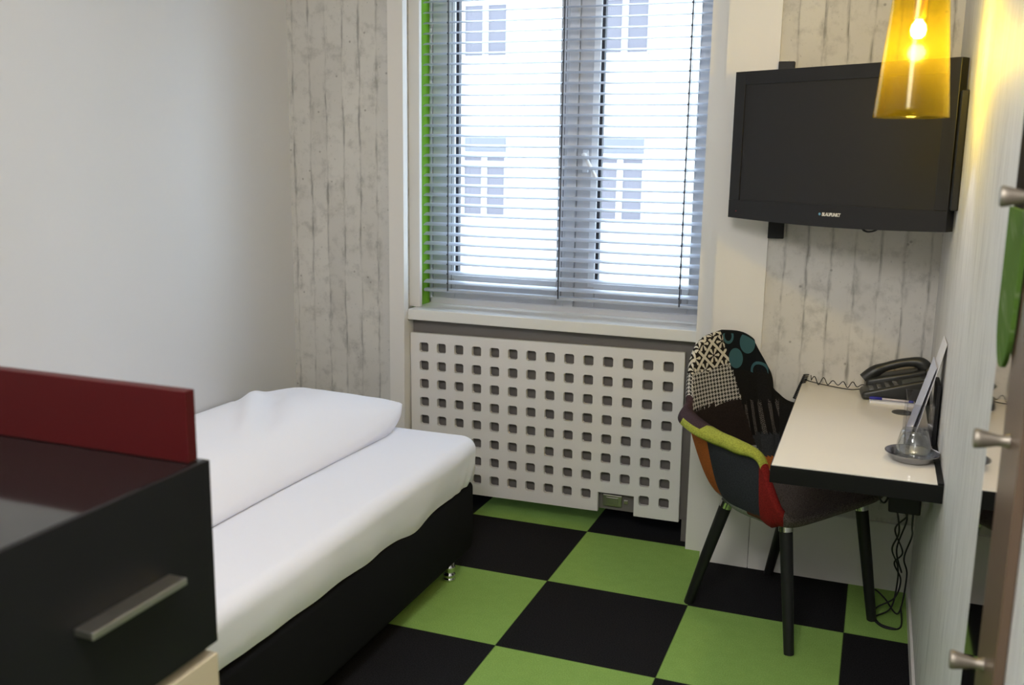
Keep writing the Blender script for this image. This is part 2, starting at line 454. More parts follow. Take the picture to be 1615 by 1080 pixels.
# ------------------------------------------------------------------ venetian blind
bl = thing('venetian_blind', 'lowered pale aluminium venetian blind in the window opening', 'blind', (-.2, .165, .905))
def slat(z, name='slat'):
    b = NB(); n = 6; hw = .0195; tilt = math.radians(17); V = []
    for i in range(n+1):
        t = -1+2*i/n; y = t*hw; zz = .0030*(1-t*t)
        V.append((y*math.cos(tilt)-zz*math.sin(tilt), y*math.sin(tilt)+zz*math.cos(tilt)))
    poly = [(.165+y, z+q) for y, q in V]+[(.165+y, z+q-.0007) for y, q in reversed(V)]
    prism(b, poly, 0, OL+.007, OR-.006)
    for f in b.faces: f.smooth = True
    return b
z = .9515; first = None; zs = []
while z < 2.24:
    zs.append(z); z += .0406
for k, z in enumerate(zs):
    if first is None: first = obj('slat', slat(z), M['alu'], bl, 40)
    else:
        c = first.copy(); COL.objects.link(c); c.parent = bl; c.location = (0, 0, z-zs[0])
b = NB(); box(b, OL+.007, OR-.006, .148, .182, .908, .922, .004); obj('bottom_rail', b, M['alu'], bl, 40)
b = NB(); box(b, OL+.004, OR-.004, .14, .19, 2.25, 2.295, .003); obj('head_rail', b, M['alu'], bl)
for x in (-.686, -.196, .298):
    b = NB()
    for dy in (-.020, .020): tube(b, [(x, .165+dy, .915), (x, .165+dy, 2.26)], .0013, 6)
    tube(b, [(x+.003, .165-.023, .915), (x+.003, .165-.023, 2.26)], .0021, 6)
    for z in zs: box(b, x-.0025, x+.0035, .1405, .1465, z-.0065, z-.001)
    obj('ladder_cord', b, M['cord'], bl)
# ------------------------------------------------------------------ radiator cover
rc = thing('radiator_cover', 'white board radiator cover punched with rows of square holes under the window sill', 'radiator cover', (-.22, .03, .08))
b = NB()
TR = Matrix.Translation((-.22, .03, .42)) @ Matrix.Rotation(-math.radians(.55), 4, 'Y') @ Matrix.Translation((.22, -.03, -.42))
px0, px1, pz0, pz1 = -.800, .356, .0785, .7535
c0, dc, r0, dr, hs = -.738+.0, .0795, .698-.004, -.0782, .0205
xs = [c0+dc*i for i in range(14)]; zsr = [r0+dr*j for j in range(8)]
def hole_cell(bm, cx, cz, x0, x1, z0, z1, h, y):
    k = h*.72
    inner = [(cx-k, cz-h), (cx+k, cz-h), (cx+h, cz-k), (cx+h, cz+k), (cx+k, cz+h), (cx-k, cz+h), (cx-h, cz+k), (cx-h, cz-k)]
    o = [bm.verts.new((x, y, zz)) for x, zz in ((x0, z0), (x1, z0), (x1, z1), (x0, z1))]
    i = [bm.verts.new((x, y, zz)) for x, zz in inner]
    for a, c in (((0, 1), (0, 1)), ((1, 2), (2, 3)), ((2, 3), (4, 5)), ((3, 0), (6, 7))):
        bm.faces.new((o[a[0]], o[a[1]], i[c[1]], i[c[0]]))
    for ov, a, c in ((1, 1, 2), (2, 3, 4), (3, 5, 6), (0, 7, 0)): bm.faces.new((o[ov], i[c], i[a]))
xb = [px0]+[(xs[i]+xs[i+1])/2 for i in range(13)]+[px1]
zb = [pz1]+[(zsr[j]+zsr[j+1])/2 for j in range(7)]+[pz0]
cut0, cut1, cutz = .028, .177, .160
for i in range(14):
    for j in range(8):
        if j == 7 and i in (10, 11): continue
        hole_cell(b, xs[i], zsr[j], xb[i], xb[i+1], zb[j+1], zb[j], hs, .03)
def quad(bm, x0, x1, z0, z1, y=.03): bm.faces.new([bm.verts.new(p) for p in ((x0, y, z0), (x1, y, z0), (x1, y, z1), (x0, y, z1))])
if cut0 > xb[10]: quad(b, xb[10], cut0, zb[8], cutz); 
if cut1 < xb[12]: quad(b, cut1, xb[12], zb[8], cutz)
quad(b, xb[10], xb[12], cutz, zb[7])
bmesh.ops.remove_doubles(b, verts=b.verts, dist=1e-5)
bmesh.ops.recalc_face_normals(b, faces=b.faces)
r = bmesh.ops.extrude_face_region(b, geom=list(b.faces))
for v in [g for g in r['geom'] if isinstance(g, bmesh.types.BMVert)]: v.co.y += .018
bmesh.ops.recalc_face_normals(b, faces=b.faces)
b.transform(TR); obj('perforated_panel', b, M['white_lacquer'], rc)
b = NB(); box(b, OL+.001, OR-.001, .062, .075, .085, .800); obj('backing_board', b, M['greyboard'], rc, label='dark grey brown backing board showing round the edge of the white panel')
b = NB(); box(b, .045, .125, .0515, .0615, .100, .150, .004); box(b, .060, .110, .048, .0515, .110, .140, .002)
box(b, .133, .150, .052, .0615, .118, .135, .003)
obj('valve_cover', b, M['steel'], rc, label='small grey valve plate seen in the cut-out of the panel')
for x in (-.79, .38):
    b = NB(); box(b, x-.012, x+.012, .05, .10, 0, .09); obj('bracket', b, M['greyboard'], rc)
# ------------------------------------------------------------------ building across the street
K = thing('apartment_building', 'white rendered building across the street seen through the blind', 'building', (-5, 16, -8))
b = NB(); box(b, -26, 14, 16, 18, -8, 10.5); obj('wall', b, M['facade'], K)
b = NB(); box(b, -26, 14, 15.6, 16, 10.1, 10.5); obj('cornice', b, M['facade'], K)
wproto = None
for ci in range(-3, 5):
    for ri in range(-1, 2):
        cx = -7.02+ci*2.985; z0 = .235+ri*3.30
        if wproto is None:
            x = cx; b = NB()
            for q in ((x-.52, x-.47, z0, z0+1.25), (x+.47, x+.52, z0, z0+1.25), (x-.47, x+.47, z0-.05, z0), (x-.47, x+.47, z0+1.22, z0+1.32), (x-.055, x+.055, z0, z0+1.22), (x-.47, x-.055, z0+1.02, z0+1.13), (x+.055, x+.47, z0+1.02, z0+1.13)):
                box(b, q[0], q[1], 15.93, 16.05, q[2], q[3])
            wf = obj('window', b, M['white_frame'], K); kids = []
            for s in (-1, 1):
                b = NB(); xa, xc = sorted((x+s*.055, x+s*.47)); box(b, xa, xc, 15.96, 15.995, z0, z0+1.22); kids.append(obj('pane', b, M['pane_dark'], wf))
            b = NB(); box(b, x-.47, x+.47, 15.95, 15.995, z0+1.33, z0+1.63); kids.append(obj('shutter_box', b, M['roller_grey'], wf))
            b = NB(); box(b, x-.62, x+.62, 15.85, 16.0, z0-.16, z0-.06); kids.append(obj('window_sill', b, M['facade'], wf))
            wproto = (wf, kids, cx, z0)
        else:
            wf, kids, x0, zz0 = wproto
            c = wf.copy(); COL.objects.link(c); c.parent = K; c.location = (cx-x0, 0, z0-zz0)
            for q in kids:
                d = q.copy(); COL.objects.link(d); d.parent = c
# ------------------------------------------------------------------ bed
bed = thing('bed', 'single box-spring bed with white sheet along the left wall', 'bed', (-.81, -1.5, 0))
BX0, BX1, BY0, BY1 = XL+.005, -.285, -2.49, -.495
b = NB(); box(b, BX0, BX1, BY0, BY1, .078, .335, .022, 4); obj('base', b, M['black_fabric'], bed, 40)
def sheet():
    b = NB(); nu, nv = 150, 130
    x1, y1, top, R = BX1+.020, BY1+.022, .500, .045
    prof_len = .30
    # the sheet as a rounded-corner extrusion: param along the outline (left wall end > foot end > right side), param down from the top
    out = []
    cr = .07
    n1, na, n2 = 40, 14, 110
    for i in range(n1): out.append(((BX0+.005)+(x1-cr-BX0-.005)*i/n1, y1, 0, 1))
    for i in range(na):
        a = PI/2-PI/2*i/na; out.append((x1-cr+cr*math.cos(a), y1-cr+cr*math.sin(a), math.cos(a), math.sin(a)))
    for i in range(n2+1): out.append((x1, y1-cr-(y1-cr-BY0-.005)*i/n2, 1, 0))
    cx_, cy_ = BX0+.005, BY0+.005
    rows = []
    for k, (x, y, nx, ny) in enumerate(out):
        s = k/len(out); side = nx > .7
        dist = abs(y-y1)
        hem = .338-.024*math.exp(-((dist-.50)/.10)**2)+.012*sm(.8, 1.5, dist)
        hem += .010*noise.noise(Vector((k*.11, 0, 0)))
        if not side: hem = .30
        ring = []
        nd = 22
        for j in range(nd+1):
            t = j/nd
            if t < .4:
                a = PI/2*(t/.4); off = -R+R*math.sin(a); zz = top-R+R*math.cos(a)
            else:
                q = (t-.4)/.6; zz = top-R-(top-R-hem)*q; off = -.006*q-.013*q**3
            fold = .004*noise.noise(Vector((x*7+y*9, t*1.2, 1)))*sm(.25, .9, t)+.004*noise.noise(Vector((y*3, t*3+y*2, 5)))
            cf = math.exp(-(dist/.16)**2)
            fold += cf*sm(.3, 1, t)*.007*math.sin(y*95+t*6)*(1 if side else .6)
            ring.append(Vector((x+nx*(off+fold), y+ny*(off+fold), zz+.003*noise.noise(Vector((x*4, y*4, 2)))*(1-t))))
        rows.append(ring)
    V = [[b.verts.new(p) for p in ring] for ring in rows]
    for k in range(len(V)-1):
        for j in range(22):
            f = b.faces.new((V[k][j], V[k][j+1], V[k+1][j+1], V[k+1][j])); f.smooth = True
    # top: fill toward the head/wall corner with a fan of rings
    prev = [v[0] for v in V]
    for q in range(1, 17):
        t = q/16
        cur = []
        for k, v in enumerate(V):
            p = v[0].co; c = Vector((cx_, cy_, top+.001))
            pp = p.lerp(c, t*.96)
            n = noise.noise(Vector((pp.x*5, pp.y*5, 4)))*.004
            cur.append(b.verts.new((pp.x, pp.y, top+n*sm(0, .15, t)+.001)))
        for k in range(len(cur)-1):
            f = b.faces.new((prev[k], prev[k+1], cur[k+1], cur[k])); f.smooth = True
        prev = cur
    bmesh.ops.recalc_face_normals(b, faces=b.faces)
    return b
sh = obj('mattress_sheet', sheet(), M['linen'], bed)
b = NB(); box(b, BX0+.006, BX1-.03, BY0+.01, BY1-.03, .336, .485, .03, 3); obj('mattress', b, M['linen'], bed, 40)
for (x, y) in ((-.325, -.625), (-.325, -2.36), (-1.28, -.625), (-1.28, -2.36)):
    b = NB(); lathe(b, [(.0, 0), (.021, 0), (.023, .004), (.021, .010), (.018, .013), (.022, .018), (.022, .024), (.017, .028), (.017, .040), (.021, .045), (.021, .052), (.017, .056), (.017, .080), (0, .080)], (x, y, 0), 20)
    obj('foot', b, M['chrome'], bed, label='small turned chrome foot')
# duvet: a soft folded slab whose seam rim floats up at the far right corner
def duvet():
    b = NB(); nu, nv = 90, 150
    x0, x1, y0, y1 = -1.335, -.548, -2.40, -.475
    def P(u, v, top):
        # squircle-ish plan
        uu = 2*u-1; vv = 2*v-1
        bow = .030*math.cos(vv*PI/2)**1.2
        x = x0+(x1-x0)*u - (bow if uu > 0 else 0)*max(0, uu)**3
        y = y0+(y1-y0)*v - .035*math.cos(uu*PI/2)*max(0, vv)**6
        ck = max(0, uu)**10*max(0, vv)**14; x -= .022*ck; y -= .028*ck
        ex = 1-abs(uu)**(3.4 if uu > 0 else 1.6); ey = 1-abs(vv)**5.5
        e = max(0, ex)**.56*max(0, ey)**.36
        # seam height: rises to the corner tip
        seam = .514+.074*max(0, uu)**3*max(0, vv)**5
        crown = .150*math.exp(-((u-.68)/.50)**4)+.012*(1-v)
        h = crown*e*(.93+.10*sm(.3, .9, v))
        wr = noise.noise(Vector((x*4.5+y*2.2, y*2.6-x*1.5, .3)))*.016+noise.noise(Vector((x*11, y*7+x*6, 2.1)))*.006
        # a long soft crease running across the top near the foot end
        for (ax, ay, bx_, by_, hh, f0) in ((-1.02, -.77, -.70, -1.26, .017, 1.0), (-1.02, -.77, -.90, -.56, .009, .6), (-1.20, -.98, -1.05, -1.16, .008, .6)):
            ddx, ddy = bx_-ax, by_-ay; L_ = math.hypot(ddx, ddy)
            tt = ((x-ax)*ddx+(y-ay)*ddy)/L_/L_; dd = ((x-ax)*ddy-(y-ay)*ddx)/L_
            win_ = sm(-.18, .12, tt)*(1-sm(.55, 1.25, tt))
            wr += hh*win_*(math.exp(-(dd/.028)**2)-f0*.9*math.exp(-((dd+.06)/.045)**2))
        if top: zz = seam+h+wr*e
        else: zz = max(.504, seam-.05*e**.6*2)
        return Vector((x, y, zz))
    T = grid_surface(b, lambda u, v: P(u, v, True), nu, nv)
    D = grid_surface(b, lambda u, v: P(u, v, False), nu, nv)
    bmesh.ops.remove_doubles(b, verts=b.verts, dist=1e-5)
    bmesh.ops.recalc_face_normals(b, faces=b.faces)
    return b
tag(obj('duvet', duvet(), M['linen']), 'plump white duvet folded lengthwise on the bed', 'duvet')
# ------------------------------------------------------------------ cabinet behind the bed head with drawer and red upstand
CX1, CY1, CTOP = .170, -2.520, 1.066
cab = thing('sideboard', 'black lacquered sideboard with a drawer at the lower left of the photo', 'cabinet', (-.4, -2.72, 0))
CY0 = -2.96
b = NB(); box(b, -1.30, CX1-.019, CY0, CY1-.002, .78, CTOP-.022, .001); obj('body', b, M['black_drawer'], cab)
b = NB(); box(b, -1.30, CX1-.004, CY0, CY1-.001, CTOP-.021, CTOP, .0015); obj('top', b, M['black_gloss'], cab, label='glossy black top mirroring the red panel and the wall')
b = NB(); box(b, -1.30, CX1, CY0, CY1, .02, .779, .0015); obj('lower_body', b, M['beige'], cab, label='cream lower carcass')
b = NB(); box(b, -1.25, CX1-.05, CY0+.03, CY1-.03, 0, .02); obj('plinth', b, M['black_plastic'], cab)
b = NB(); box(b, CX1-.018, CX1+.001, CY0+.002, CY1, .797, CTOP-.0005, .0015); dr = obj('drawer', b, M['black_drawer'], cab)
b = NB(); box(b, CX1+.001, CX1+.030, -2.775, -2.612, .927, .937, .0015)
obj('handle', b, M['steel'], dr, label='flat brushed steel bar handle')
b = NB(); box(b, -1.30, .158, -2.548, -2.529, CTOP+.0005, 1.166, .0015); obj('upstand', b, M['red_board'], cab, label='dark red upright panel along the back of the top')
# ------------------------------------------------------------------ desk
dk = thing('desk', 'wall-mounted cream white desk with thick black edge under the television', 'desk', (1.0, -.6, 0))
DX0, DX1, DY0, DY1, DZ = .792, XR-.0005, -1.118, -.101, .720
b = NB(); box(b, DX0+.003, DX1-.014, DY0+.002, DY1, DZ-.003, DZ, .0006); obj('desktop', b, M['desk_white'], dk)
b = NB(); box(b, DX0, DX1, DY0, DY1, DZ-.048, DZ-.003, .001); box(b, DX1-.0135, DX1, DY0, DY1, DZ-.003, DZ+.003); obj('edge_frame', b, M['desk_black'], dk)
b = NB(); lathe(b, [(0, .004), (.026, .004), (.030, .0025), (.031, .0), (.0, 0)], (1.115, -.425, DZ), 32); obj('cable_grommet', b, M['grommet'], dk)
b = NB(); box(b, DX1-.10, DX1-.096+.08, -.90, -.86, DZ-.10, DZ-.048); obj('bracket', b, M['desk_black'], dk)
b = NB(); box(b, 1.088, 1.170, -.84, -.73, .538, DZ-.0485, .004); ub = obj('power_box', b, M['black_plastic'])
tag(ub, 'black power supply box fixed under the desk', 'power box')
# cables under the desk
def cable(name, pts, label, r=.0028, grp=None):
    b = NB(); tube(b, catmull(pts, 8), r, 6); o = obj(name, b, M['cable']); tag(o, label, 'cable', grp); return o
G = 'black cables tangled under the desk'
cl = 'one of the thin black cables hanging in a tangle under the desk'
cable('cable', [(1.10, -.80, .536), (1.115, -.70, .50), (1.135, -.50, .36), (1.125, -.36, .25), (1.150, -.27, .16), (1.155, -.25, .09), (1.140, -.30, .02), (1.09, -.36, .004), (1.12, -.42, .004), (1.17, -.40, .004), (1.17, -.30, .03)], cl, grp=G)
cable('cable', [(1.13, -.79, .536), (1.145, -.66, .47), (1.125, -.45, .35), (1.160, -.30, .22), (1.140, -.25, .16), (1.165, -.24, .10), (1.150, -.28, .05), (1.10, -.28, .008), (1.085, -.33, .004), (1.11, -.40, .004), (1.16, -.42, .005)], cl, grp=G)
cable('cable', [(1.155, -.78, .536), (1.165, -.60, .42), (1.180, -.36, .30), (1.170, -.22, .17), (1.185, -.20, .10), (1.165, -.30, .006), (1.12, -.25, .03), (1.085, -.24, .05), (1.08, -.28, .02)], cl, grp=G)
cable('cable', [(1.098, -.80, .66), (1.070, -.83, .63), (1.062, -.85, .585), (1.078, -.84, .565), (1.098, -.80, .60), (1.12, -.70, .51), (1.155, -.48, .40), (1.14, -.33, .24), (1.165, -.25, .13)], cl, grp=G)
# ------------------------------------------------------------------ television
tvo, tva, tw, th = Vector((.849, -.418, 1.526)), -.516, .752, .472
tv = thing('television', 'dark grey flat television angled on the wall above the desk', 'television', tvo, tva)
def L(fn, *a, **k): b = NB(); fn(b, *a, **k); return b
# local frame: x right, y away from viewer, z up, front face at y=0
b = NB()
ns = 24; cur = []
bot = [(-tw/2+tw*i/ns, -th/2-.010*math.sin(PI*i/ns)+.0) for i in range(ns+1)]
outer = bot+[(tw/2, th/2), (-tw/2, th/2)]
ix0, ix1, iz0, iz1 = -tw/2+.040, tw/2-.040, -th/2+.058, th/2-.042
prism(b, outer, 1, .008, .040)
# front bezel ring: outer outline stepped to the inner rectangle
def ring_face(bm, z0o, yo, yi):
    o = [bm.verts.new((x, yo, zz)) for x, zz in ((-tw/2, -th/2), (tw/2, -th/2), (tw/2, th/2), (-tw/2, th/2))]
    i = [bm.verts.new((x, yi, zz)) for x, zz in ((ix0, iz0), (ix1, iz0), (ix1, iz1), (ix0, iz1))]
    return o, i
for q in ((-tw/2, ix0, iz0, th/2), (ix1, tw/2, iz0, th/2), (ix0, ix1, iz1, th/2)): box(b, q[0], q[1], 0, .0085, q[2], q[3], .0015)
prism(b, bot+[(tw/2, iz0), (-tw/2, iz0)], 1, 0, .0085)
obj('casing', b, M['tv_case'], tv, local=True)
obj('screen', L(box, ix0, ix1, .0045, .0082, iz0, iz1), M['tv_screen'], tv, local=True)
b = NB(); box(b, -tw/2+.05, tw/2-.05, .0405, .075, -th/2+.05, th/2-.04, .012, 3); obj('back_shell', b, M['black_plastic'], tv, local=True)
fc = bpy.data.curves.new('logo', 'FONT'); fc.body = 'BLAUPUNKT'; fc.size = .0145; fc.align_x = 'LEFT'; fc.extrude = .0004; fc.shear = .15; fc.offset = .0004; fc.space_character = 1.0
fo = bpy.data.objects.new('tmp', fc); COL.objects.link(fo); bpy.context.view_layer.update()
me = bpy.data.meshes.new_from_object(fo.evaluated_get(bpy.context.evaluated_depsgraph_get())); bpy.data.objects.remove(fo)
b = NB(); b.from_mesh(me); bpy.data.meshes.remove(me)
wt = max(v.co.x for v in b.verts)-min(v.co.x for v in b.verts)
b.transform(Matrix.Translation((-.018, -.0006, -th/2+.024)) @ Matrix.Rotation(PI/2, 4, 'X') @ Matrix.Diagonal((.064/wt, 1, 1, 1)))
obj('brand_lettering', b, M['text_white'], tv, local=True)
b = NB(); bmesh.ops.create_circle(b, cap_ends=True, segments=16, radius=.0042, matrix=Matrix.Translation((-.026, -.0004, -th/2+.029)) @ Matrix.Rotation(PI/2, 4, 'X'))
obj('logo_dot', b, M['logo_blue'], tv, local=True)
b = NB(); bmesh.ops.create_circle(b, cap_ends=True, segments=10, radius=.0018, matrix=Matrix.Translation((-tw/2+.032, -.0004, -th/2+.022)) @ Matrix.Rotation(PI/2, 4, 'X'))
obj('standby_light', b, M['red_led'], tv, local=True)
b = NB(); box(b, -.22, -.18, .0755, .092, -.16, .16, .003); box(b, .18, .22, .0755, .092, -.16, .16, .003); box(b, -.24, .24, .092, .104, -.03, .03, .003)
obj('mounting_plate', b, M['black_plastic'], tv, local=True)
b = NB(); tube(b, catmull([(.10, .045, -th/2+.02), (.095, .045, -th/2-.008), (.115, .045, -th/2-.018), (.145, .045, -th/2-.008), (.155, .045, -th/2+.02)], 6), .003, 6)
obj('cable_loop', b, M['cable'], tv, local=True)
wmt = thing('television_bracket', 'black wall bracket with vertical rails behind the television', 'bracket', (.9, -.1, 1.2))
b = NB(); box(b, .645, .697, -.128, -.1005, 1.216, 1.803, .002); obj('rail', b, M['black_plastic'], wmt)
b = NB(); box(b, .955, 1.005, -.128, -.1005, 1.30, 1.70, .002); obj('rail', b, M['black_plastic'], wmt)
b = NB(); tube(b, [(.98, -.125, 1.53), (.985, -.20, 1.53), (.93, -.28, 1.528), (.905, -.312, 1.526)], .014, 10); box(b, .945, 1.015, -.14, -.126, 1.47, 1.59, .002); obj('arm', b, M['black_plastic'], wmt)
b = NB(); box(b, 1.163, 1.182, -.585, -.535, 1.352, 1.672, .002); box(b, 1.180, XR-.0005, -.66, -.30, 1.352, 1.672, .003)
tag(obj('media_box', b, M['black_plastic']), 'slim black box on the right wall beside the television edge', 'box')
# ------------------------------------------------------------------ pendant lamp
LX, LY, LZ = 1.051, -1.030, 1.584
lp = thing('pendant_lamp', 'lit amber glass cone pendant lamp hanging over the desk', 'lamp', (LX, LY, LZ))
sh0, r0l, r1l = .38, .0855, .053
b = NB(); pr = [(r0l-(r0l-r1l)*t/20, sh0*t/20) for t in range(21)]
inn = [(r-.0025, z) for r, z in pr]
lathe(b, pr+list(reversed(inn)), (LX, LY, LZ), 64, closed=True)
obj('lamp_shade', b, M['amber'], lp)
b = NB(); lathe(b, [(0, .226), (.008, .226), (.010, .222), (.016, .214), (.0185, .202), (.016, .190), (.009, .1835), (0, .182)][::-1], (LX, LY, LZ-.003), 24); obj('bulb', b, M['bulb_glow'], lp)
b = NB(); lathe(b, [(0, .226), (.012, .226), (.015, .232), (.015, .290), (.011, .296), (0, .296)], (LX, LY, LZ-.003), 24); obj('socket', b, M['brass'], lp)
b = NB(); lathe(b, [(0, .385), (r1l-.004, .381), (r1l-.002, .386), (.02, .396), (0, .397)], (LX, LY, LZ), 32); obj('cap', b, M['steel'], lp)
b = NB(); tube(b, [(LX, LY, LZ+.292), (LX, LY, ZC-.03)], .0022, 6); obj('cord', b, M['cable'], lp)
b = NB(); lathe(b, [(0, -.03), (.035, -.028), (.045, 0), (0, 0)], (LX, LY, ZC), 24); obj('ceiling_rose', b, M['steel'], lp)
light('pendant_light', 'POINT', (LX, LY, LZ+.150), 7.0, (1, .83, .58), shadow_soft_size=.02)
# ------------------------------------------------------------------ chair
CH = thing('armchair', 'patchwork fabric tub armchair on black legs pulled up to the desk', 'chair', (.79, -.425, 0), -.5861)
# local: x forward, y left, z up.  rim half (right side mirrored), angle parameter from front centre to back centre
rim = [(.205, .0, .425), (.205, .12, .425), (.200, .215, .430), (.182, .262, .465), (.150, .282, .545), (.118, .288, .616), (.03, .290, .636), (-.06, .280, .640),
       (-.150, .262, .650), (-.222, .236, .664), (-.258, .206, .696), (-.282, .192, .760), (-.305, .155, .832), (-.320, .095, .876), (-.326, .0, .892)]
half = catmull(rim, 16)
half = [Vector((p.x, p.y, p.z)) for p in half]
full = [(p.x, -p.y, p.z) for p in half]+[(p.x, p.y, p.z) for p in reversed(half[1:-1])]   # right side first (y<0 = right)
full0 = [(x+(.017*math.exp(-((z-.75)/.07)**2) if y > .05 else 0), (y if y < 0 else y*(1-.17*sm(.50, .60, z)*(1-sm(.70, .78, z))))+.012*sm(.66, .78, z)+(.034*math.exp(-((z-.735)/.085)**2) if y > .05 else 0), z) for x, y, z in full]
full = [(x, y if y <= 0 else min(y, (.300+.553*x)/.833 if x < -.05 else 9), z-sm(-.262, -.175, x)*max(0, z-.632) if y > .05 else z) for x, y, z in full0]
NR, NT = len(full), 56
ctr = Vector((-.01, 0, .392))
def shell_pt(k, t, off):
    p = Vector(full[k % NR]); a = Vector((p.x*.90, p.y*.90, .385+.018*max(0, p.x/.2)))
    if p.z > .5:
        rear = sm(0, -.16, p.x) if False else 1-sm(-.16, 0, p.x)
        a = Vector((p.x*(.86-.20*rear), p.y*(.87-.12*rear), .376))
    q = ctr*(1-t)**3+a*(3*t*(1-t))+p*t**3
    return q
def normal_at(k, t):
    e = 1e-3; t = min(t, .999)
    a = shell_pt(k+1, t, 0)-shell_pt(k-1, t, 0); bq = shell_pt(k, min(1, t+e), 0)-shell_pt(k, t-e, 0)
    n = a.cross(bq); return n.normalized() if n.length > 1e-12 else Vector((0, 0, 1))
TH = .026
verts_in = [[None]*(NT+1) for _ in range(NR)]; verts_out = [[None]*(NT+1) for _ in range(NR)]; rimv = [[None]*5 for _ in range(NR)]
ts = [.02+.98*j/NT for j in range(NT+1)]
for k in range(NR):
    for j, t in enumerate(ts):
        n = normal_at(k, t); p = shell_pt(k, t, 0)
        inward = n if n.dot(Vector((0, 0, .75))-p) > 0 else -n
        verts_in[k][j] = p+inward*TH*.5; verts_out[k][j] = p-inward*TH*.5
    pi, pq = verts_in[k][NT], verts_out[k][NT]; c = (pi+pq)/2
    d = (shell_pt(k, 1, 0)-shell_pt(k, .96, 0)).normalized()
    p = full[k]; armk = sm(.53, .62, p[2])*(1-sm(.650, .69, p[2]))*(1-.55*sm(.04, .13, p[0]))   # padded armrest roll
    outw = Vector((.0 if p[0] > -.15 else (p[0]+.15)*2, -1 if p[1] < 0 else 1, 0)).normalized()
    LIP = ((-.010, .012), (.010, .019), (.034, .012), (.043, -.006), (.030, -.019))
    for i in range(5):
        a = PI*(i+1)/6
        n0 = c+(pi-c)*math.cos(a)+d*TH*.5*math.sin(a)
        n1 = c+outw*LIP[i][0]*((1+.45*(1-sm(-.15, 0, p[0]))) if p[1] < 0 else .3)+Vector((0, 0, LIP[i][1]))
        rimv[k][i] = n0.lerp(n1, armk)
def kfrac(k): return k/NR                          # 0 front, .5 back, right side first
def region(k, j, inner):
    p = Vector(full[k % NR]); t = ts[j]
    if p.x > .19 and p.z < .45: return 'seat'
    q = shell_pt(k, t, 0)
    if inner and (q.z < .418 or t < .3): return 'seat'
    if not inner and t < .52: return 'seat'
    if p.z > .655: return 'backrest'
    return 'armrest_right' if p.y < 0 else 'armrest_left'
names = list(FAB); idx = {n: i for i, n in enumerate(names)}
def patch(k, j, inner, rimpart=False, ri=0):
    p = Vector(full[k % NR]); q = shell_pt(k, ts[min(j, NT)], 0); t = ts[min(j, NT)]
    reg = region(k, min(j, NT), inner or rimpart)
    side_r = p.y < .0                              # chair's right = viewer's near side
    if reg == 'seat':
        if inner or rimpart: return 'tweed'
        if p.z > .5: return 'grey' if t > .42 else 'rust'
        return 'tweed'
    if reg == 'backrest':
        if rimpart and p.z < .70: return 'plum' if p.y < 0 else 'black'
        if not inner and not rimpart: return 'orange' if p.y < -.10 and q.z < .64 else 'black'
        u = -q.y                                   # + toward chair's right (viewer's left)
        if u > .012-max(0, .9-q.z)*.26:
            if q.z > .768 or (rimpart and q.z > .768): return 'lattice'
            if q.z > .655: return 'hound'
            if q.z > .54: return 'brown'
            return 'grey' if q.z < .50 else 'brown'
        if q.z > .744: return 'dots'
        if q.z > .642: return 'black'
        if q.z > .535: return 'knit'
        return 'slate' if q.z > .46 else 'orange'
    if p.y > 0 and p.x < .02: return 'black'
    if rimpart: 
        if p.z < .585: return 'red'
        return 'lime' if p.x > (-.100 if ri < 3 else -.185) else 'plum'
    if inner: return 'plum' if p.x < -.1 else ('red' if p.x > .1 else 'brown')
    if p.x > .125 : return 'red'
    if q.z < .425: return 'grey' if p.x < .06 else 'rust'
    if p.x < -.105: return 'orange'
    return 'slate'
arc = [0.]
for k in range(NR): arc.append(arc[-1]+(Vector(full[(k+1) % NR])-Vector(full[k])).length)
bms = {n: NB() for n in ('seat', 'backrest', 'armrest_right', 'armrest_left')}; uvs = {}
for n in bms: uvs[n] = bms[n].loops.layers.uv.new('UVMap')
def addface(reg, pts, pat, uv=None):
    bm = bms[reg]; f = bm.faces.new([bm.verts.new(p) for p in pts]); f.smooth = True; f.material_index = idx[pat]
    for n_, lo in enumerate(f.loops): lo[uvs[reg]].uv = uv[n_] if uv else (-lo.vert.co.y, lo.vert.co.z)
for k in range(NR):
    k2 = (k+1) % NR
    for j in range(NT):
        addface(region(k, j, True), (verts_in[k][j], verts_in[k][j+1], verts_in[k2][j+1], verts_in[k2][j]), patch(k, j, True))
        addface(region(k, j, False), (verts_out[k][j+1], verts_out[k][j], verts_out[k2][j], verts_out[k2][j+1]), patch(k, j, False))
    A = [verts_in[k][NT]]+rimv[k]+[verts_out[k][NT]]; A2 = [verts_in[k2][NT]]+rimv[k2]+[verts_out[k2][NT]]
    for i in range(6): addface(region(k, NT, True), (A[i], A[i+1], A2[i+1], A2[i]), patch(k, NT, True, True, i), [(.2+i*.007, arc[k]), (.207+i*.007, arc[k]), (.207+i*.007, arc[k+1]), (.2+i*.007, arc[k+1])])
bm = bms['seat']                                    # close the centre of the seat
addface('seat', [verts_in[k][0] for k in range(NR)], 'tweed'); addface('seat', [verts_out[k][0] for k in range(NR)][::-1], 'tweed')
for n, bm in bms.items():
    bmesh.ops.remove_doubles(bm, verts=bm.verts, dist=1e-6)
    bmesh.ops.recalc_face_normals(bm, faces=bm.faces)
    o = obj('armrest' if n.startswith('arm') else n, bm, [FAB[x] for x in names], CH, local=True)
    if n == 'backrest': o['label'] = 'backrest patched in lattice, houndstooth, teal dot, knit and black fabrics'
    if n == 'seat': o['label'] = 'grey brown tweed seat'
    if n == 'armrest_right': o['label'] = 'near armrest in lime green, slate, orange and red felt'
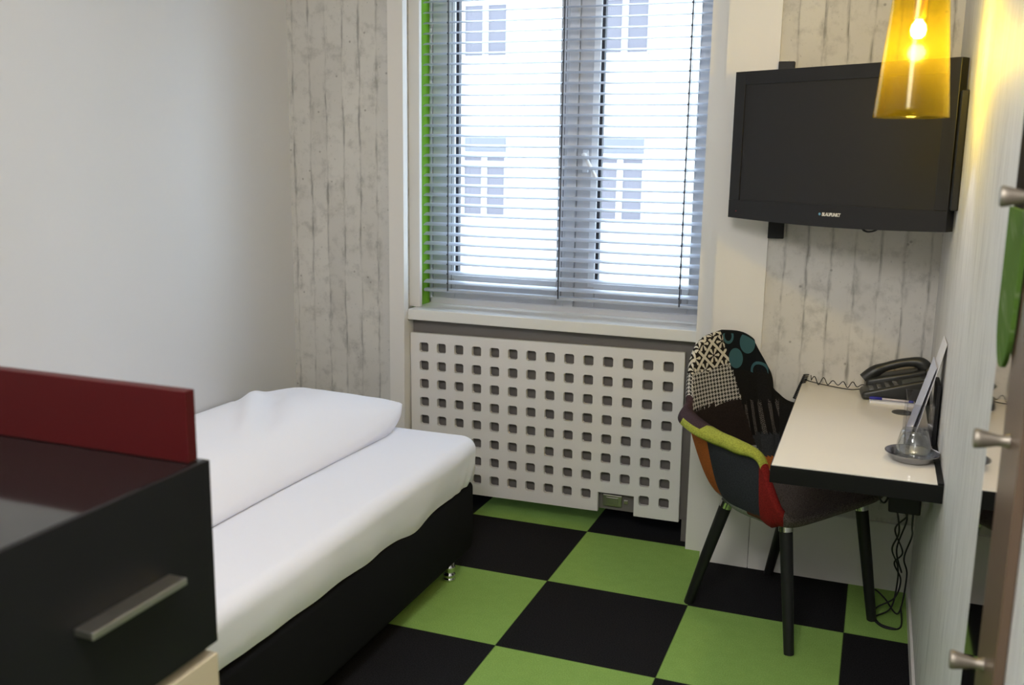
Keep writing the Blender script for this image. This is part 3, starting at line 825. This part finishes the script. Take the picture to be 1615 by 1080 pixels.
for (tx, ty, fx, fy) in ((-.105, -.172, -.215, -.205), (.145, -.180, .207, -.205), (.160, .180, .215, .205), (-.105, .172, -.215, .205)):
    b = NB(); tube(b, [(fx, fy, 0), (fx+(tx-fx)*.5, fy+(ty-fy)*.5, .19), (tx, ty, .372)], [.0155, .0185, .0205], 12)
    lg = obj('leg', b, M['black_wood'], CH, 40, local=True)
    b = NB(); tube(b, [(tx, ty, .371), (tx+(tx-fx)*.06, ty+(ty-fy)*.06, .392)], [.0215, .0215], 14); obj('ferrule', b, M['chrome'], lg, 40, local=True)
# ------------------------------------------------------------------ phone
ph = thing('telephone', 'dark grey desk telephone with handset at the back of the desk', 'telephone', (1.09, -.215, DZ+.001), math.radians(6))
b = NB()
def wedge(bm, x0, x1, y0, y1, zf, zb, z0=0):       # low at x0, high at x1
    vs = box(bm, x0, x1, y0, y1, z0, z0+1, 0)
    for v in vs:
        if v.co.z > z0+.5:
            t = (v.co.x-x0)/(x1-x0); v.co.z = z0+zf+(zb-zf)*t
    es = list({e for v in vs for e in v.link_edges}); bmesh.ops.bevel(bm, geom=es, offset=.010, segments=3, profile=.5, affect='EDGES')
wedge(b, -.105, .098, -.075, .022, .024, .082); wedge(b, -.085, .100, .018, .095, .048, .092); obj('base', b, M['phone'], ph, 50, local=True)
def on_slope(x): return .024+(.082-.024)*(x+.105)/.203
b = NB()
for i in range(4):
    for j in range(3):
        x = -.075+i*.024; y = -.060+j*.022; zz = on_slope(x)
        box(b, x-.007, x+.007, y-.006, y+.006, zz-.003, zz+.003, .0015)
obj('keypad', b, M['phone_key'], ph, local=True)
b = NB(); Mx = Matrix.Translation((.045, -.04, on_slope(.045)+.0005)) @ Matrix.Rotation(-math.atan2(.058, .203), 4, 'Y'); box(b, -.03, .03, -.022, .022, -.001, .0012, 0, 2, Mx); obj('display', b, M['phone_inlay'], ph, local=True)
b = NB(); hp = catmull([(-.090, .052, .042), (-.062, .052, .068), (-.02, .052, .090), (.035, .052, .107), (.078, .052, .109), (.100, .052, .092)], 6)
tube(b, hp, [(.020 if i < 7 else (.020-.005*sm(7, 12, i)) if i < 18 else .015+.007*sm(18, 28, i)) for i in range(len(hp))], 12)
b2 = NB()
obj('handset', b, M['phone'], ph, 60, local=True)
b = NB(); pts = []
for i in range(91):
    t = i/90; x = 1.0-.175*t; wob = .010+.004*math.sin(t*9)
    pts.append((x, -.150-.010*math.sin(t*5)+wob*math.cos(t*PI*2*5.5)*.5, DZ+.016+wob*math.sin(t*PI*2*5.5)*(1 if t > .3 else t/.3)))
pts += [(.822, -.13, DZ+.03)]
tube(b, pts, .0016, 6); tag(obj('handset_cord', b, M['cable']), 'loosely coiled black phone cord along the back of the desk', 'cord')
b = NB(); tube(b, catmull([(.992, -.19, DZ+.012), (.95, -.175, DZ+.003), (.87, -.14, DZ+.003), (.82, -.118, DZ+.006), (.803, -.112, DZ+.01)], 6), .0017, 6)
tag(obj('phone_lead', b, M['cable']), 'straight thin black lead from the phone to the desk corner', 'cable')
b = NB(); pts = []
for i in range(161):
    t = i/160; a = t*PI*2*16; pts.append((.806-.030*t+.008*math.cos(a), -.122+.0*t+.006*math.sin(a)-.018*t, DZ+.030-.085*t))
tube(b, pts, .0021, 6); tag(obj('coiled_cord', b, M['cable']), 'tightly coiled black cord hanging off the back left desk corner', 'cord')
# notepad and pen
npd = thing('notepad', 'white notepad lying in front of the telephone', 'notepad', (1.085, -.275, DZ), math.radians(2))
b = NB(); box(b, -.068, .068, -.055, .050, 0, .007, .0008); obj('pages', b, M['paper'], npd, local=True)
b = NB(); box(b, -.066, .066, -.053, .048, .0071, .0076); obj('top_sheet', b, M['paper_blue'], npd, local=True)
pn = thing('pen', 'blue capped ballpoint pen lying on the notepad', 'pen', (1.085, -.312, DZ+.0118), math.radians(-1))
b = NB(); tube(b, [(-.068, 0, 0), (-.066, 0, 0), (-.030, 0, 0)], [.0030, .0042, .0042], 10); box(b, -.064, -.030, -.001, .001, .004, .0055); obj('pen_cap', b, M['pen_blue'], pn, local=True)
b = NB(); tube(b, [(-.030, 0, 0), (.050, 0, 0)], .0036, 10); obj('barrel', b, M['pen_clear'], pn, local=True)
b = NB(); tube(b, [(.050, 0, 0), (.064, 0, 0)], .0038, 10); obj('end_plug', b, M['pen_blue'], pn, local=True)
# ------------------------------------------------------------------ tray, carafe, glass
b = NB(); lathe(b, [(0, .0), (.042, .0), (.050, .004), (.062, .019), (.0675, .0215), (.0675, .0230), (.061, .0212), (.048, .006), (.041, .0022), (0, .0022)], (1.130, -.935, DZ+.0005), 56)
tag(obj('tray', b, M['steel_tray'], smooth_ang=60), 'round shallow steel dish on the desk by the right wall', 'tray')
b = NB()
po_ = [(.0425, .0), (.0440, .001), (.0435, .012), (.0395, .040), (.0345, .058), (.0325, .0635), (.029, .0675), (.022, .069), (0, .069)]
pi_ = [(0, .058), (.020, .058), (.0275, .0555), (.031, .051), (.037, .036), (.0412, .010), (.0412, .001)]
lathe(b, [(r, z*1.17) for r, z in po_+pi_], (1.131, -.937, DZ+.0042), 56, closed=False); tag(obj('drinking_glass', b, M['glass'], smooth_ang=50), 'clear drinking glass turned upside down in the steel dish', 'glass')
# leaflet holder: an open clear box with cards leaning from it to the right wall
lh = thing('leaflet_holder', 'clear open acrylic box with leaflets behind the upturned glass', 'leaflet holder', (1.15, -.71, DZ))
hx0, hx1, hy0, hy1, hz0, hz1 = 1.112, 1.182, -.805, -.615, DZ+.0006, DZ+.118
b = NB()
for q in ((hx0, hx1, hy0, hy0+.003, hz0, hz1), (hx0, hx1, hy1-.003, hy1, hz0, hz1), (hx0, hx0+.003, hy0+.003, hy1-.003, hz0, hz1), (hx1-.003, hx1, hy0+.003, hy1-.003, hz0, hz1), (hx0+.003, hx1-.003, hy0+.003, hy1-.003, hz0, hz0+.003)): box(b, *q)
obj('box', b, M['acrylic'], lh)
b = NB(); box(b, hx1+.001, hx1+.012, -.78, -.66, DZ+.0006, DZ+.17, .002); obj('back_support', b, M['black_plastic'], lh)
def lean(bm, y0, y1, xb, xt, z0, z1, th):
    prism(bm, [(xb, z0), (xb+th, z0), (xt+th, z1), (xt, z1)], 1, y0, y1)
b = NB(); lean(b, -.795, -.640, 1.1190, 1.1755, DZ+.006, DZ+.222, .0012)
tag(obj('leaflet', b, M['paper_blue']), 'pale blue printed leaflet standing in the acrylic box', 'leaflet')
b = NB(); lean(b, -.795, -.650, 1.1330, 1.1955, DZ+.006, DZ+.286, .0012)
tag(obj('leaflet', b, M['paper']), 'tall white card leaning on the right wall behind the pale blue leaflet', 'card')
# ------------------------------------------------------------------ mirror, coat rail, green plate on the right wall
b = NB(); box(b, XR-.010, XR-.0005, -2.125, -1.935, .15, 2.05, .001)
tag(obj('wall_mirror', b, M['mirror']), 'narrow tinted wall mirror beside the brown coat rail', 'mirror')
ck = thing('coat_rail', 'tall brown coat rail board with pegs on the right wall', 'coat rail', (XR, -2.2, .1))
b = NB(); box(b, XR-.014, XR-.0005, -2.290, -2.127, .10, 2.10, .002); obj('board', b, M['brown'], ck)
for z in (1.755, 1.440, 1.125, .809):
    b = NB(); c = (XR-.0145, -2.20); prof = [(0, .0), (.010, .0), (.0075, .006), (.0075, .014), (.0125, .034), (.0135, .040), (.012, .0425), (0, .0425)]
    lathe(b, prof, (0, 0, 0), 20); b.transform(Matrix.Translation((c[0], c[1], z)) @ Matrix.Rotation(-PI/2, 4, 'Y')); obj('peg', b, M['peg'], ck, 50)
b = NB(); N = 14
cy, hw = -2.075, .080
poly = [(cy+hw*math.cos(PI+PI*i/N), 1.285+.085*math.sin(PI+PI*i/N)) for i in range(N+1)]+[(cy+hw, 1.42), (cy-.11, 1.42)]
prism(b, poly, 0, XR-.0225, XR-.0165)  # plate stands in for a green patch in the mirror area
tag(obj('green_plate', b, M['plate_green']), 'green leaf-patterned plate with rounded end before the mirror at the right photo edge', 'tag')
